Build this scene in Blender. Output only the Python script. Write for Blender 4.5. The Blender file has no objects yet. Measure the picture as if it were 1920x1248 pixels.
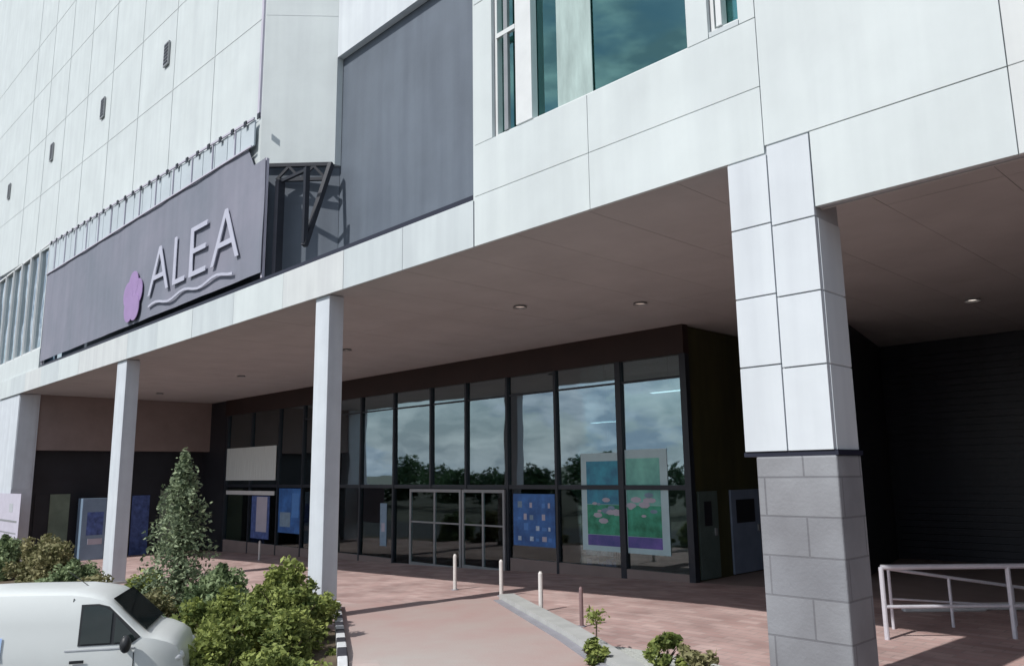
import bpy, bmesh, math, random
from mathutils import Vector, Matrix, noise
random.seed(7)
S = bpy.context.scene
COL = S.collection

# ------------------------------------------------------------------ camera
cam_d = bpy.data.cameras.new('camera'); cam = bpy.data.objects.new('camera', cam_d); COL.objects.link(cam)
S.camera = cam
Rm = Matrix(((0.6913651, 0.13450318, 0.70987548), (0.72239116, -0.11120094, -0.6824847), (-0.01285754, 0.98465387, -0.17404435)))
cam.matrix_world = Matrix.Translation((0, 0, 2.6)) @ Rm.to_4x4()
cam_d.sensor_width = 36; cam_d.lens = 1489 / 1920 * 36; cam_d.clip_start = 0.1; cam_d.clip_end = 5000

# ------------------------------------------------------------------ sky + sun
SUN_EL = math.radians(47.5); SUN_AZ = math.radians(3)      # sun behind the camera side (-Y), a hair towards -X
sd = Vector((-math.sin(SUN_AZ) * math.cos(SUN_EL), -math.cos(SUN_AZ) * math.cos(SUN_EL), math.sin(SUN_EL)))
W = bpy.data.worlds.new('World'); S.world = W; W.use_nodes = True
nt = W.node_tree; nt.nodes.clear()
out = nt.nodes.new('ShaderNodeOutputWorld'); bg = nt.nodes.new('ShaderNodeBackground'); sky = nt.nodes.new('ShaderNodeTexSky')
sky.sky_type = 'NISHITA'; sky.sun_disc = False; sky.sun_elevation = SUN_EL; sky.sun_rotation = math.atan2(sd.x, sd.y)
sky.air_density = 1.3; sky.dust_density = 0.4
tc = nt.nodes.new('ShaderNodeTexCoord'); mp = nt.nodes.new('ShaderNodeMapping'); mp.inputs['Scale'].default_value = (1.3, 1.3, 3.4)
nz = nt.nodes.new('ShaderNodeTexNoise'); nz.inputs['Scale'].default_value = 3.6; nz.inputs['Detail'].default_value = 7; nz.inputs['Roughness'].default_value = .6
rp = nt.nodes.new('ShaderNodeValToRGB'); rp.color_ramp.elements[0].position = .43; rp.color_ramp.elements[1].position = .56; rp.color_ramp.elements[0].color = (.2, .2, .2, 1)
mx = nt.nodes.new('ShaderNodeMixRGB'); mx.inputs['Color2'].default_value = (7.6, 8.1, 9.0, 1)
L = nt.links.new
L(tc.outputs['Generated'], mp.inputs['Vector']); L(mp.outputs['Vector'], nz.inputs['Vector']); L(nz.outputs['Fac'], rp.inputs['Fac'])
sx = nt.nodes.new('ShaderNodeSeparateXYZ'); hz = nt.nodes.new('ShaderNodeMapRange'); hz.inputs['From Min'].default_value = .0; hz.inputs['From Max'].default_value = .32; hz.inputs['To Min'].default_value = .88; hz.inputs['To Max'].default_value = 0
ad = nt.nodes.new('ShaderNodeMath'); ad.operation = 'MAXIMUM'
nz2 = nt.nodes.new('ShaderNodeTexNoise'); nz2.inputs['Scale'].default_value = 9; nz2.inputs['Detail'].default_value = 6; nz2.inputs['Roughness'].default_value = .6
rp2 = nt.nodes.new('ShaderNodeValToRGB'); rp2.color_ramp.elements[0].position = .40; rp2.color_ramp.elements[1].position = .60; rp2.color_ramp.elements[0].color = (4.0, 4.7, 5.8, 1); rp2.color_ramp.elements[1].color = (8.6, 9.0, 9.8, 1)
L(tc.outputs['Generated'], sx.inputs[0]); L(sx.outputs['Z'], hz.inputs['Value']); L(rp.outputs['Color'], ad.inputs[0]); L(hz.outputs[0], ad.inputs[1])
L(mp.outputs['Vector'], nz2.inputs['Vector']); L(nz2.outputs['Fac'], rp2.inputs['Fac']); L(rp2.outputs['Color'], mx.inputs['Color2'])
L(ad.outputs[0], mx.inputs['Fac']); L(sky.outputs['Color'], mx.inputs['Color1']); L(mx.outputs['Color'], bg.inputs['Color'])
bg.inputs['Strength'].default_value = 0.085; L(bg.outputs[0], out.inputs[0])
sl = bpy.data.lights.new('sun', 'SUN'); sl.energy = 3.0; sl.angle = math.radians(0.6); sl.color = (1, .97, .93)
so = bpy.data.objects.new('sun', sl); COL.objects.link(so)
so.rotation_euler = sd.to_track_quat('Z', 'Y').to_euler(); so.location = (0, -10, 30)
S.view_settings.view_transform = 'Standard'; S.view_settings.look = 'None'
S.view_settings.exposure = 0.40; S.view_settings.gamma = 1
S.render.engine = 'CYCLES'
S.cycles.max_bounces = 8; S.cycles.transparent_max_bounces = 12

# ------------------------------------------------------------------ materials
def mat(name, col, rough=.7, var=.12, scale=3., bump=0., bscale=40., metal=0., spec=.5, stretch=(1, 1, 1), col2=None, streak=0.):
    m = bpy.data.materials.new(name); m.use_nodes = True; n = m.node_tree; p = n.nodes['Principled BSDF']
    p.inputs['Roughness'].default_value = rough; p.inputs['Metallic'].default_value = metal
    p.inputs['Specular IOR Level'].default_value = spec
    t = n.nodes.new('ShaderNodeTexCoord'); g = n.nodes.new('ShaderNodeMapping'); g.inputs['Scale'].default_value = stretch
    z = n.nodes.new('ShaderNodeTexNoise'); z.inputs['Scale'].default_value = scale; z.inputs['Detail'].default_value = 8; z.inputs['Roughness'].default_value = .62
    r = n.nodes.new('ShaderNodeValToRGB'); r.color_ramp.elements[0].position = .3; r.color_ramp.elements[1].position = .7
    a = [c * (1 - var) for c in col]; b = [min(1, c * (1 + var)) for c in (col2 or col)]
    r.color_ramp.elements[0].color = (*a, 1); r.color_ramp.elements[1].color = (*b, 1)
    n.links.new(t.outputs['Object'], g.inputs['Vector']); n.links.new(g.outputs['Vector'], z.inputs['Vector'])
    n.links.new(z.outputs['Fac'], r.inputs['Fac']); src = r.outputs['Color']
    if streak:
        g2 = n.nodes.new('ShaderNodeMapping'); g2.inputs['Scale'].default_value = (2.2, 2.2, .16)
        z2 = n.nodes.new('ShaderNodeTexNoise'); z2.inputs['Scale'].default_value = 1.4; z2.inputs['Detail'].default_value = 6
        r2 = n.nodes.new('ShaderNodeValToRGB'); r2.color_ramp.elements[0].position = .35; r2.color_ramp.elements[1].position = .62
        r2.color_ramp.elements[0].color = (1 - streak, 1 - streak, 1 - streak * .9, 1); r2.color_ramp.elements[1].color = (1, 1, 1, 1)
        mm = n.nodes.new('ShaderNodeMixRGB'); mm.blend_type = 'MULTIPLY'; mm.inputs['Fac'].default_value = 1
        n.links.new(t.outputs['Object'], g2.inputs['Vector']); n.links.new(g2.outputs['Vector'], z2.inputs['Vector'])
        n.links.new(z2.outputs['Fac'], r2.inputs['Fac']); n.links.new(src, mm.inputs['Color1']); n.links.new(r2.outputs['Color'], mm.inputs['Color2']); src = mm.outputs['Color']
    n.links.new(src, p.inputs['Base Color'])
    if bump:
        z3 = n.nodes.new('ShaderNodeTexNoise'); z3.inputs['Scale'].default_value = bscale; z3.inputs['Detail'].default_value = 5
        bp = n.nodes.new('ShaderNodeBump'); bp.inputs['Strength'].default_value = bump; bp.inputs['Distance'].default_value = .02
        n.links.new(t.outputs['Object'], z3.inputs['Vector']); n.links.new(z3.outputs['Fac'], bp.inputs['Height']); n.links.new(bp.outputs['Normal'], p.inputs['Normal'])
    return m

def brick_mat(name, c1, c2, mortar, bw, bh, msize, rough=.8, vertical=False, spec=.3, bump=.4, offset=.5):
    m = bpy.data.materials.new(name); m.use_nodes = True; n = m.node_tree; p = n.nodes['Principled BSDF']; p.inputs['Roughness'].default_value = rough
    p.inputs['Specular IOR Level'].default_value = spec
    t = n.nodes.new('ShaderNodeTexCoord'); src = t.outputs['Object']
    if vertical:
        sp = n.nodes.new('ShaderNodeSeparateXYZ'); cb = n.nodes.new('ShaderNodeCombineXYZ'); ad = n.nodes.new('ShaderNodeMath')
        n.links.new(src, sp.inputs[0]); n.links.new(sp.outputs['X'], ad.inputs[0]); n.links.new(sp.outputs['Y'], ad.inputs[1])
        n.links.new(ad.outputs[0], cb.inputs['X']); n.links.new(sp.outputs['Z'], cb.inputs['Y']); src = cb.outputs[0]
    b = n.nodes.new('ShaderNodeTexBrick'); b.inputs['Scale'].default_value = 1; b.inputs['Brick Width'].default_value = bw; b.inputs['Row Height'].default_value = bh
    b.inputs['Mortar Size'].default_value = msize; b.inputs['Mortar Smooth'].default_value = .3; b.offset = offset
    b.inputs['Color1'].default_value = (*c1, 1); b.inputs['Color2'].default_value = (*c2, 1); b.inputs['Mortar'].default_value = (*mortar, 1)
    z = n.nodes.new('ShaderNodeTexNoise'); z.inputs['Scale'].default_value = .9; z.inputs['Detail'].default_value = 9
    r = n.nodes.new('ShaderNodeValToRGB'); r.color_ramp.elements[0].position = .3; r.color_ramp.elements[1].position = .7
    r.color_ramp.elements[0].color = (.72, .7, .7, 1); r.color_ramp.elements[1].color = (1.15, 1.15, 1.15, 1)
    mm = n.nodes.new('ShaderNodeMixRGB'); mm.blend_type = 'MULTIPLY'; mm.inputs['Fac'].default_value = 1
    n.links.new(src, b.inputs['Vector']); n.links.new(t.outputs['Object'], z.inputs['Vector']); n.links.new(z.outputs['Fac'], r.inputs['Fac'])
    n.links.new(b.outputs['Color'], mm.inputs['Color1']); n.links.new(r.outputs['Color'], mm.inputs['Color2']); n.links.new(mm.outputs['Color'], p.inputs['Base Color'])
    bp = n.nodes.new('ShaderNodeBump'); bp.inputs['Strength'].default_value = bump; bp.inputs['Distance'].default_value = .01; bp.invert = True
    zf = n.nodes.new('ShaderNodeTexNoise'); zf.inputs['Scale'].default_value = 26; zf.inputs['Detail'].default_value = 6
    b2 = n.nodes.new('ShaderNodeBump'); b2.inputs['Strength'].default_value = .55; b2.inputs['Distance'].default_value = .008
    n.links.new(t.outputs['Object'], zf.inputs['Vector']); n.links.new(zf.outputs['Fac'], b2.inputs['Height'])
    n.links.new(b.outputs['Fac'], bp.inputs['Height']); n.links.new(b2.outputs['Normal'], bp.inputs['Normal']); n.links.new(bp.outputs['Normal'], p.inputs['Normal'])
    return m

def glass(name, tint, refl, refl_col=(1, 1, 1), wave=.02, rough=.02):
    m = bpy.data.materials.new(name); m.use_nodes = True; n = m.node_tree; n.nodes.clear()
    o = n.nodes.new('ShaderNodeOutputMaterial'); t = n.nodes.new('ShaderNodeBsdfTransparent'); g = n.nodes.new('ShaderNodeBsdfGlossy')
    t.inputs[0].default_value = (*tint, 1); g.inputs['Color'].default_value = (*refl_col, 1); g.inputs['Roughness'].default_value = rough
    f = n.nodes.new('ShaderNodeFresnel'); f.inputs['IOR'].default_value = 1.5
    a = n.nodes.new('ShaderNodeMath'); a.operation = 'ADD'; a.inputs[1].default_value = refl; a.use_clamp = True
    x = n.nodes.new('ShaderNodeMixShader'); n.links.new(f.outputs[0], a.inputs[0]); n.links.new(a.outputs[0], x.inputs[0])
    n.links.new(t.outputs[0], x.inputs[1]); n.links.new(g.outputs[0], x.inputs[2]); n.links.new(x.outputs[0], o.inputs[0])
    if wave:
        tc = n.nodes.new('ShaderNodeTexCoord'); z = n.nodes.new('ShaderNodeTexNoise'); z.inputs['Scale'].default_value = .8; z.inputs['Detail'].default_value = 1
        bp = n.nodes.new('ShaderNodeBump'); bp.inputs['Strength'].default_value = wave; bp.inputs['Distance'].default_value = 1
        n.links.new(tc.outputs['Object'], z.inputs['Vector']); n.links.new(z.outputs['Fac'], bp.inputs['Height']); n.links.new(bp.outputs['Normal'], g.inputs['Normal'])
    return m

def emis(name, col, st):
    m = bpy.data.materials.new(name); m.use_nodes = True; p = m.node_tree.nodes['Principled BSDF']
    p.inputs['Base Color'].default_value = (*col, 1); p.inputs['Emission Color'].default_value = (*col, 1); p.inputs['Emission Strength'].default_value = st
    return m

def leafmat(name, dark, light):
    m = bpy.data.materials.new(name); m.use_nodes = True; n = m.node_tree; p = n.nodes['Principled BSDF']; p.inputs['Roughness'].default_value = .6
    p.inputs['Specular IOR Level'].default_value = .25
    a = n.nodes.new('ShaderNodeAttribute'); a.attribute_name = 'tone'
    r = n.nodes.new('ShaderNodeValToRGB'); r.color_ramp.elements[0].color = (*dark, 1); r.color_ramp.elements[1].color = (*light, 1)
    n.links.new(a.outputs['Fac'], r.inputs['Fac']); n.links.new(r.outputs['Color'], p.inputs['Base Color'])
    tr = n.nodes.new('ShaderNodeBsdfTranslucent'); n.links.new(r.outputs['Color'], tr.inputs['Color'])
    x = n.nodes.new('ShaderNodeMixShader'); x.inputs[0].default_value = .25
    o = n.nodes['Material Output']; n.links.new(p.outputs[0], x.inputs[1]); n.links.new(tr.outputs[0], x.inputs[2]); n.links.new(x.outputs[0], o.inputs[0])
    return m

M = {}
M['white'] = mat('white_cladding', (.60, .65, .65), .55, .06, .7, bump=.05, bscale=6, streak=.07)
M['white_b'] = mat('white_cladding_cool', (.62, .66, .69), .5, .05, .9, bump=.05, bscale=6, streak=.10)
M['white_1'] = mat('white_cladding_warm', (.61, .635, .63), .55, .05, .8, bump=.05, bscale=6, streak=.12); M['white_2'] = mat('white_cladding_dull', (.555, .605, .615), .5, .06, .6, bump=.05, bscale=6, streak=.10)
M['seam'] = mat('seam', (.42, .44, .47), .8, .1)
M['grey_wall'] = mat('grey_render', (.125, .15, .185), .55, .13, .45, bump=.1, bscale=5, streak=.14)
M['dark_strip'] = mat('dark_strip_paint', (.012, .014, .03), .5, .1)
M['soffit'] = mat('brown_soffit', (.47, .46, .455), .75, .08, .8, bump=.05)
M['brown'] = mat('brown_plaster', (.26, .205, .19), .8, .1, 1.2)
M['blackred'] = mat('dark_header', (.028, .014, .012), .6, .2, 1)
M['black'] = mat('black_wall', (.018, .019, .026), .5, .3, .8)
M['shutter'] = mat('black_shutter', (.018, .020, .030), .45, .3, .6, stretch=(3, 3, .3))
M['olive'] = mat('olive_wall', (.05, .05, .018), .7, .35, .9, stretch=(2, 2, .4))
M['stone'] = brick_mat('stone_blocks', (.225, .235, .255), (.29, .30, .315), (.175, .18, .195), .93, .42, .012, vertical=True)
M['pcol'] = mat('column_paint', (.60, .64, .68), .5, .06, 2, streak=.1)
M['mull'] = mat('dark_mullion', (.02, .025, .035), .4, .2)
M['frame_grey'] = mat('grey_frame', (.30, .31, .32), .4, .1, metal=.3)
M['frame_white'] = mat('white_frame', (.66, .68, .68), .45, .05)
M['glass'] = glass('shop_glass', (.5, .6, .6), .30, (.74, .93, 1), .004)
M['glass_low'] = glass('door_glass', (.85, .9, .9), .04, (.8, .95, .98), .004)
M['glass_up'] = glass('teal_glass', (.72, .9, .88), .24, (.42, .85, .80), 0)
M['glass_strip'] = glass('pale_glass', (.30, .4, .45), .35, (.85, .95, 1), .05)
M['interior'] = mat('interior_wall', (.22, .27, .20), .8, .4, .5)
M['int_dark'] = mat('interior_dark', (.03, .035, .03), .8, .3, .5)
M['int_floor'] = mat('interior_floor', (.12, .09, .07), .3, .2, 1)
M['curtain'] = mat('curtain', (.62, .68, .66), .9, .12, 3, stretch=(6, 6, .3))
M['paver'] = brick_mat('pink_pavers', (.42, .285, .265), (.52, .385, .36), (.37, .30, .28), .40, .20, .012, bump=.3)
M['path'] = mat('pink_concrete', (.43, .262, .24), .85, .04, .26, bump=.2, bscale=30, col2=(.40, .375, .35), streak=.0)
M['kerb'] = mat('kerb_stone', (.42, .43, .42), .8, .12, 2, bump=.2)
M['kerbg'] = mat('grey_drain_strip', (.27, .27, .30), .8, .12, 2, bump=.2)
M['kblack'] = mat('kerb_black', (.035, .035, .045), .6, .2, 6)
M['kwhite'] = mat('kerb_white', (.62, .63, .64), .6, .1, 6)
M['asphalt'] = mat('asphalt', (.05, .05, .053), .9, .25, 1.5, bump=.4, bscale=80)
M['earth'] = mat('ground_earth', (.10, .10, .075), .95, .3, .3, bump=.4)
M['soil'] = mat('soil', (.10, .075, .05), .95, .35, 3, bump=.8, bscale=20)
M['gravel'] = mat('white_gravel', (.48, .50, .47), .9, .25, 22, bump=1, bscale=45)
M['van'] = mat('van_paint', (.66, .69, .68), .28, .03, 1)
M['van_trim'] = mat('black_plastic', (.02, .022, .025), .5, .1)
M['van_glass'] = mat('van_glass', (.010, .016, .016), .04, .3, 3, spec=.7)
M['tyre'] = mat('rubber', (.015, .015, .016), .8, .1); M['rim'] = mat('steel_rim', (.45, .45, .47), .35, .1, metal=.8)
M['lamp'] = mat('lamp_lens', (.7, .72, .74), .15, .05); M['orange'] = mat('amber_lens', (.6, .2, .02), .2, .05)
M['logo_blue'] = mat('logo_blue', (.09, .26, .62), .5, .08, 3); M['logo_pale'] = mat('logo_pale', (.42, .56, .82), .5, .08, 3)
M['steel'] = mat('dark_steel', (.012, .014, .022), .45, .2); M['galv'] = mat('galvanised', (.66, .66, .72), .4, .1, 5, metal=.3)
M['banner'] = mat('banner_fabric', (.175, .20, .245), .8, .06, .25, col2=(.235, .235, .29), streak=.08)
M['banner_up'] = mat('banner_pale', (.46, .52, .56), .8, .10, .6)
M['violet'] = mat('violet_print', (.32, .22, .42), .7, .12, 1.2); M['letters'] = mat('pale_letters', (.46, .47, .56), .6, .05)
M['pale'] = mat('pale_panel', (.50, .48, .56), .6, .08, 2)
M['blueprint'] = mat('blue_poster', (.025, .10, .34), .5, .35, 1.6, col2=(.05, .18, .48))
M['ltblue'] = mat('light_blue', (.22, .33, .44), .5, .2, 4)
M['machine'] = mat('machine_front', (.22, .31, .42), .4, .1, 2)
M['post_border'] = mat('poster_border', (.50, .68, .72), .5, .07, 2)
M['post_teal'] = mat('poster_teal', (.14, .46, .43), .5, .35, 1.0, col2=(.22, .58, .48)); M['post_blue'] = mat('poster_blue', (.06, .24, .46), .5, .4, 2.0, col2=(.05, .32, .42))
M['post_green'] = mat('poster_green', (.015, .30, .14), .5, .5, 2.4, col2=(.05, .34, .22)); M['post_indigo'] = mat('poster_indigo', (.07, .10, .36), .5, .3, 1.5, col2=(.16, .11, .38))
M['bollard'] = mat('bollard_paint', (.62, .60, .58), .5, .08, 6); M['bollard_r'] = mat('rusty_post', (.20, .13, .13), .7, .2, 6)
M['doorgrey'] = mat('grey_door', (.10, .14, .13), .5, .2, 2); M['doorblue'] = mat('blue_grey_door', (.20, .25, .35), .5, .12, 2)
M['glow'] = emis('lamp_glow', (1, .9, .8), 1.3); M['glow_dim'] = emis('lamp_glow_dim', (1, .85, .75), .25)
M['leaf_y'] = leafmat('leaf_yellow_green', (.07, .105, .03), (.36, .41, .12)); M['leaf_g'] = leafmat('leaf_grey_green', (.06, .10, .045), (.34, .42, .22))
M['leaf_b'] = leafmat('leaf_mixed', (.09, .10, .035), (.38, .35, .19)); M['bark'] = mat('bark', (.09, .065, .045), .9, .3, 10, bump=.6)
M['leaf_d'] = leafmat('leaf_dark', (.015, .035, .015), (.07, .12, .05))
M['goods_a'] = mat('goods_blue', (.08, .13, .34), .6, .5, 5); M['goods_b'] = mat('goods_pale', (.5, .62, .8), .6, .4, 7); M['goods_c'] = mat('goods_olive', (.22, .2, .06), .6, .4, 5)

# ------------------------------------------------------------------ helpers
def link(name, bm, m, parent=None, smooth=False, bevel=0):
    me = bpy.data.meshes.new(name); bm.to_mesh(me); bm.free()
    o = bpy.data.objects.new(name, me); COL.objects.link(o)
    if isinstance(m, (list, tuple)):
        for q in m: me.materials.append(M[q])
    else: me.materials.append(M[m])
    if smooth: me.polygons.foreach_set('use_smooth', [True] * len(me.polygons))
    if parent is not None: o.parent = parent
    if bevel:
        b = o.modifiers.new('bevel', 'BEVEL'); b.width = bevel; b.segments = 2; b.limit_method = 'ANGLE'
    return o
def tag(o, label=None, cat=None, group=None, kind=None):
    if label: o['label'] = label
    if cat: o['category'] = cat
    if group: o['group'] = group
    if kind: o['kind'] = kind
    return o
def thing(name, label, cat, loc=(0, 0, 0), rz=0, group=None):
    o = bpy.data.objects.new(name, None); COL.objects.link(o); o.location = loc; o.rotation_euler = (0, 0, rz); o.empty_display_size = .3
    return tag(o, label, cat, group)
def copy_tree(o, parent=None):
    c = o.copy(); COL.objects.link(c); c.parent = parent
    for ch in [x for x in bpy.data.objects if x.parent == o]: copy_tree(ch, c)
    return c
def B(): return bmesh.new()
def box(bm, x0, x1, y0, y1, z0, z1, mi=0):
    v = [bm.verts.new(p) for p in ((x0, y0, z0), (x1, y0, z0), (x1, y1, z0), (x0, y1, z0), (x0, y0, z1), (x1, y0, z1), (x1, y1, z1), (x0, y1, z1))]
    for f in ((3, 2, 1, 0), (4, 5, 6, 7), (0, 1, 5, 4), (1, 2, 6, 5), (2, 3, 7, 6), (3, 0, 4, 7)):
        q = bm.faces.new([v[i] for i in f]); q.material_index = mi
    return bm
def prism(bm, pts, z0, z1, mi=0):
    a = [bm.verts.new((p[0], p[1], z0)) for p in pts]; b = [bm.verts.new((p[0], p[1], z1)) for p in pts]; n = len(pts)
    f = [bm.faces.new(a[::-1]), bm.faces.new(b)] + [bm.faces.new((a[i], a[(i + 1) % n], b[(i + 1) % n], b[i])) for i in range(n)]
    for q in f: q.material_index = mi
    bmesh.ops.recalc_face_normals(bm, faces=bm.faces[:])
    return bm
def tube(bm, p, q, r, r2=None, seg=10):
    p = Vector(p); q = Vector(q); d = (q - p); r2 = r if r2 is None else r2
    rot = d.to_track_quat('Z', 'Y').to_matrix().to_4x4()
    bmesh.ops.create_cone(bm, cap_ends=True, segments=seg, radius1=r, radius2=r2, depth=d.length, matrix=Matrix.Translation((p + q) / 2) @ rot)
    return bm
def bar(bm, p, q, w, h):                       # rectangular member between two points
    p = Vector(p); q = Vector(q); d = q - p; rot = d.to_track_quat('Y', 'Z').to_matrix().to_4x4()
    bmesh.ops.create_cube(bm, size=1, matrix=Matrix.Translation((p + q) / 2) @ rot @ Matrix.Diagonal((w, d.length, h, 1)))
    return bm

# ------------------------------------------------------------------ terrain
def plaza_z(x): return .031 * max(min(0, x + 9), -36)
def ss(t): t = max(0, min(1, t)); return t * t * (3 - 2 * t)
def gz(x, y):
    p = plaza_z(x); return p - .56 + .56 * ss((y - 5.3) / 1.4)
def frange(a, b, s):
    r = []; 
    while a < b - 1e-6: r.append(round(a, 4)); a += s
    return r
XL = [-1500, -600, -250, -120, -80, -60] + frange(-50, -9, 1) + [-9] + frange(-8, 12, 1) + [12, 20, 40, 90, 250, 600, 1500]
YL = [-1500, -600, -250, -100, -50, -25, -12, -6, 0, 3, 4.2] + frange(5.3, 6.8, .15) + [6.8, 7.3, 7.9] + frange(9, 30, 1) + [30, 45, 80, 200, 600, 1500]
def sheet(name, xs, ys, dz, m, label=None):
    bm = B(); g = [[bm.verts.new((x, y, gz(x, y) + dz)) for x in xs] for y in ys]
    for j in range(len(ys) - 1):
        for i in range(len(xs) - 1): bm.faces.new((g[j][i], g[j][i + 1], g[j + 1][i + 1], g[j + 1][i]))
    o = link(name, bm, m); return tag(o, label, None, None, 'structure')
sheet('ground', XL, YL, 0, 'earth')
sheet('road', [x for x in XL if -120 <= x <= 90], [-12, -6, 0, 3, 4.2], .012, 'asphalt')
sheet('plaza', [x for x in XL if -50 <= x <= 12], [y for y in YL if 7.9 <= y <= 17] + [17.02], .02, 'paver')
sheet('soil_bed', [x for x in XL if -50 <= x <= 12], [y for y in YL if 4.2 <= y <= 7.9], .012, 'soil')

PA = Vector((-15.2, 9.5)); PD = Vector((5.2, -3.1)).normalized(); PN = Vector((-PD.y, PD.x)); PWD = 3.2    # footpath's near-left edge, direction, normal, width
def strip(name, s0, s1, a, b, h, m, ds=.2, endskew=0):
    bm = B(); n = int((s1 - s0) / ds); k = 8 if b - a > 1 else 1; rows = []
    for i in range(n + 1):
        r = []
        for j in range(k + 1):
            w = a + (b - a) * j / k; p = PA + PD * (s0 + (s1 - s0) * i / n + endskew * w) + PN * w; r.append((p.x, p.y, gz(p.x, p.y)))
        rows.append(r)
    top = [[bm.verts.new((x, y, z + h)) for x, y, z in r] for r in rows]
    for i in range(n):
        for j in range(k): bm.faces.new((top[i][j], top[i + 1][j], top[i + 1][j + 1], top[i][j + 1]))
    for j, sgn in ((0, 1), (k, -1)):                                    # side skirts
        lo = [bm.verts.new((r[j][0], r[j][1], r[j][2] - .05)) for r in rows]
        for i in range(n): bm.faces.new((lo[i], lo[i + 1], top[i + 1][j], top[i][j]))
    for i in (0, n):
        lo = [bm.verts.new((p[0], p[1], p[2] - .05)) for p in rows[i]]
        for j in range(k): bm.faces.new((lo[j], lo[j + 1], top[i][j + 1], top[i][j]))
    bmesh.ops.recalc_face_normals(bm, faces=bm.faces[:])
    return link(name, bm, m)
tag(strip('path', -.6, 13, 0, PWD, .045, 'path', endskew=.2), None, None, None, 'structure')
tag(strip('drain_strip', .4, 13, PWD + .003, PWD + .17, .055, 'kerbg'), 'grey stone channel strip beside the pink concrete path', None, None, 'structure')
tag(strip('kerb', .2, 13, PWD + .173, PWD + .50, .14, 'kerb'), 'pale stone kerb on the far side of the pink path', None, None, 'structure')
kb = thing('striped_kerb', 'low kerb painted in black and white blocks between the bushes and the pink path', 'kerb', (PA.x, PA.y, 0))
for colr, off in (('kwhite', 0), ('kblack', 1)):
    bm = B()
    for i in range(off, 22, 2):
        c = PA + PD * (-.1 + i * .42) - PN * .09; z = gz(c.x, c.y); p0 = c - PA; p1 = p0 + PD * .41
        bar(bm, (p0.x, p0.y, z + .07), (p1.x, p1.y, gz(c.x + PD.x * .4, c.y + PD.y * .4) + .07), .14, .22)
    link('painted_block', bm, colr, kb, bevel=.015)

# ------------------------------------------------------------------ shopping centre
YF = 8.3; HS = 6.27; HR = 5.47
bld = thing('shopping_centre', 'large white panel clad shopping building with an open covered entrance front', 'building', (0, 0, 0))
def panels(bm, xs, zs, y, d=.06, gap=.009, holes=()):
    for i in range(len(xs) - 1):
        for j in range(len(zs) - 1):
            cx = (xs[i] + xs[i + 1]) / 2; cz = (zs[j] + zs[j + 1]) / 2
            if any(h[0] < cx < h[1] and h[2] < cz < h[3] for h in holes): continue
            j_ = random.uniform(-.002, .002)
            box(bm, xs[i] + gap / 2, xs[i + 1] - gap / 2, y + j_, y + d, zs[j] + gap / 2, zs[j + 1] - gap / 2, random.choice((0, 0, 1, 2)))
# upper wall over the entrance, in panels round the window openings
win = [(-9.04, -5.27, 8.02, 14), (-4.95, -4.52, 8.10, 14)]
wall = B()
panels(wall, [-9.5, -7.0, -4.30], [HS, 7.12, 8.02], YF)
panels(wall, [-9.5, -9.04], [8.02, 10.6, 14], YF); panels(wall, [-5.27, -4.95], [8.02, 10.6, 14], YF); panels(wall, [-4.52, -4.30], [8.02, 10.6, 14], YF)
panels(wall, [-4.95, -4.52], [8.02, 8.10], YF)
panels(wall, [-4.30, -1.77, .80, 3.4, 6], [6.36, 9.2, 12, 14], YF)
panels(wall, [-3.75, -1.77, .80, 3.4, 6], [HR, 6.36], YF)
w = link('upper_wall', wall, ('white', 'white_1', 'white_2'), bld, bevel=.004)
bk = B(); box(bk, -9.49, -9.05, YF + .05, YF + .5, HS + .05, 14); box(bk, -9.05, -4.52, YF + .05, YF + .5, HS + .05, 8.0); box(bk, -5.26, -4.96, YF + .05, YF + .3, 8.0, 14)
box(bk, -4.51, 5.99, YF + .05, YF + .5, 6.3, 14); box(bk, -3.74, 5.99, YF + .05, YF + .12, HR + .01, 6.3); link('wall_backing', bk, 'seam', bld)
ret = B(); box(ret, -9.52, -9.47, YF + .003, 9.97, 7.06, 14); link('return_wall', ret, 'white', bld)
rf = B(); box(rf, -9.52, 6, YF, 24, 14, 14.3); link('roof', rf, 'white_b', bld)
# windows of the upper wall
def window(x0, x1, z0, z1, mulls, panes_mat='glass_up', y=YF + .14):
    f = B(); box(f, x0, x0 + .05, y - .06, y + .06, z0, z1); box(f, x1 - .05, x1, y - .06, y + .06, z0, z1); box(f, x0 + .05, x1 - .05, y - .06, y + .06, z0, z0 + .06); box(f, x0 + .05, x1 - .05, y - .06, y + .06, z1 - .06, z1)
    for a, b in mulls: box(f, a, b, y - .09, y + .05, z0 + .06, z1 - .06)
    fr = link('window', f, 'frame_white', bld, bevel=.006)
    p = B(); box(p, x0 + .05, x1 - .05, y + .062, y + .075, z0 + .05, z1 - .05); link('pane', p, panes_mat, fr)
    return fr
w1 = window(-9.04, -5.27, 8.02, 14, [(-8.53, -8.17)])
w2 = window(-4.95, -4.52, 8.10, 14, [(-4.86, -4.78)])
b_ = B(); box(b_, -8.81, -8.72, YF + .06, YF + .12, 8.09, 13.9); link('glazing_bar', b_, 'frame_grey', w1)
b_ = B(); box(b_, -8.99, -8.54, YF + .055, YF + .118, 9.78, 9.86); link('transom', b_, 'frame_white', w1)
for x0, x1 in ((-7.75, -7.05),):                                   # pale blind behind the teal glass
    bm = B(); n = 16
    vs = [[bm.verts.new((x0 + (x1 - x0) * i / n, YF + .25 + (.04 if i % 2 else 0), z)) for i in range(n + 1)] for z in (8.05, 13.9)]
    for i in range(n): bm.faces.new((vs[0][i], vs[0][i + 1], vs[1][i + 1], vs[1][i]))
    link('curtain', bm, 'curtain', w1)
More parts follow.
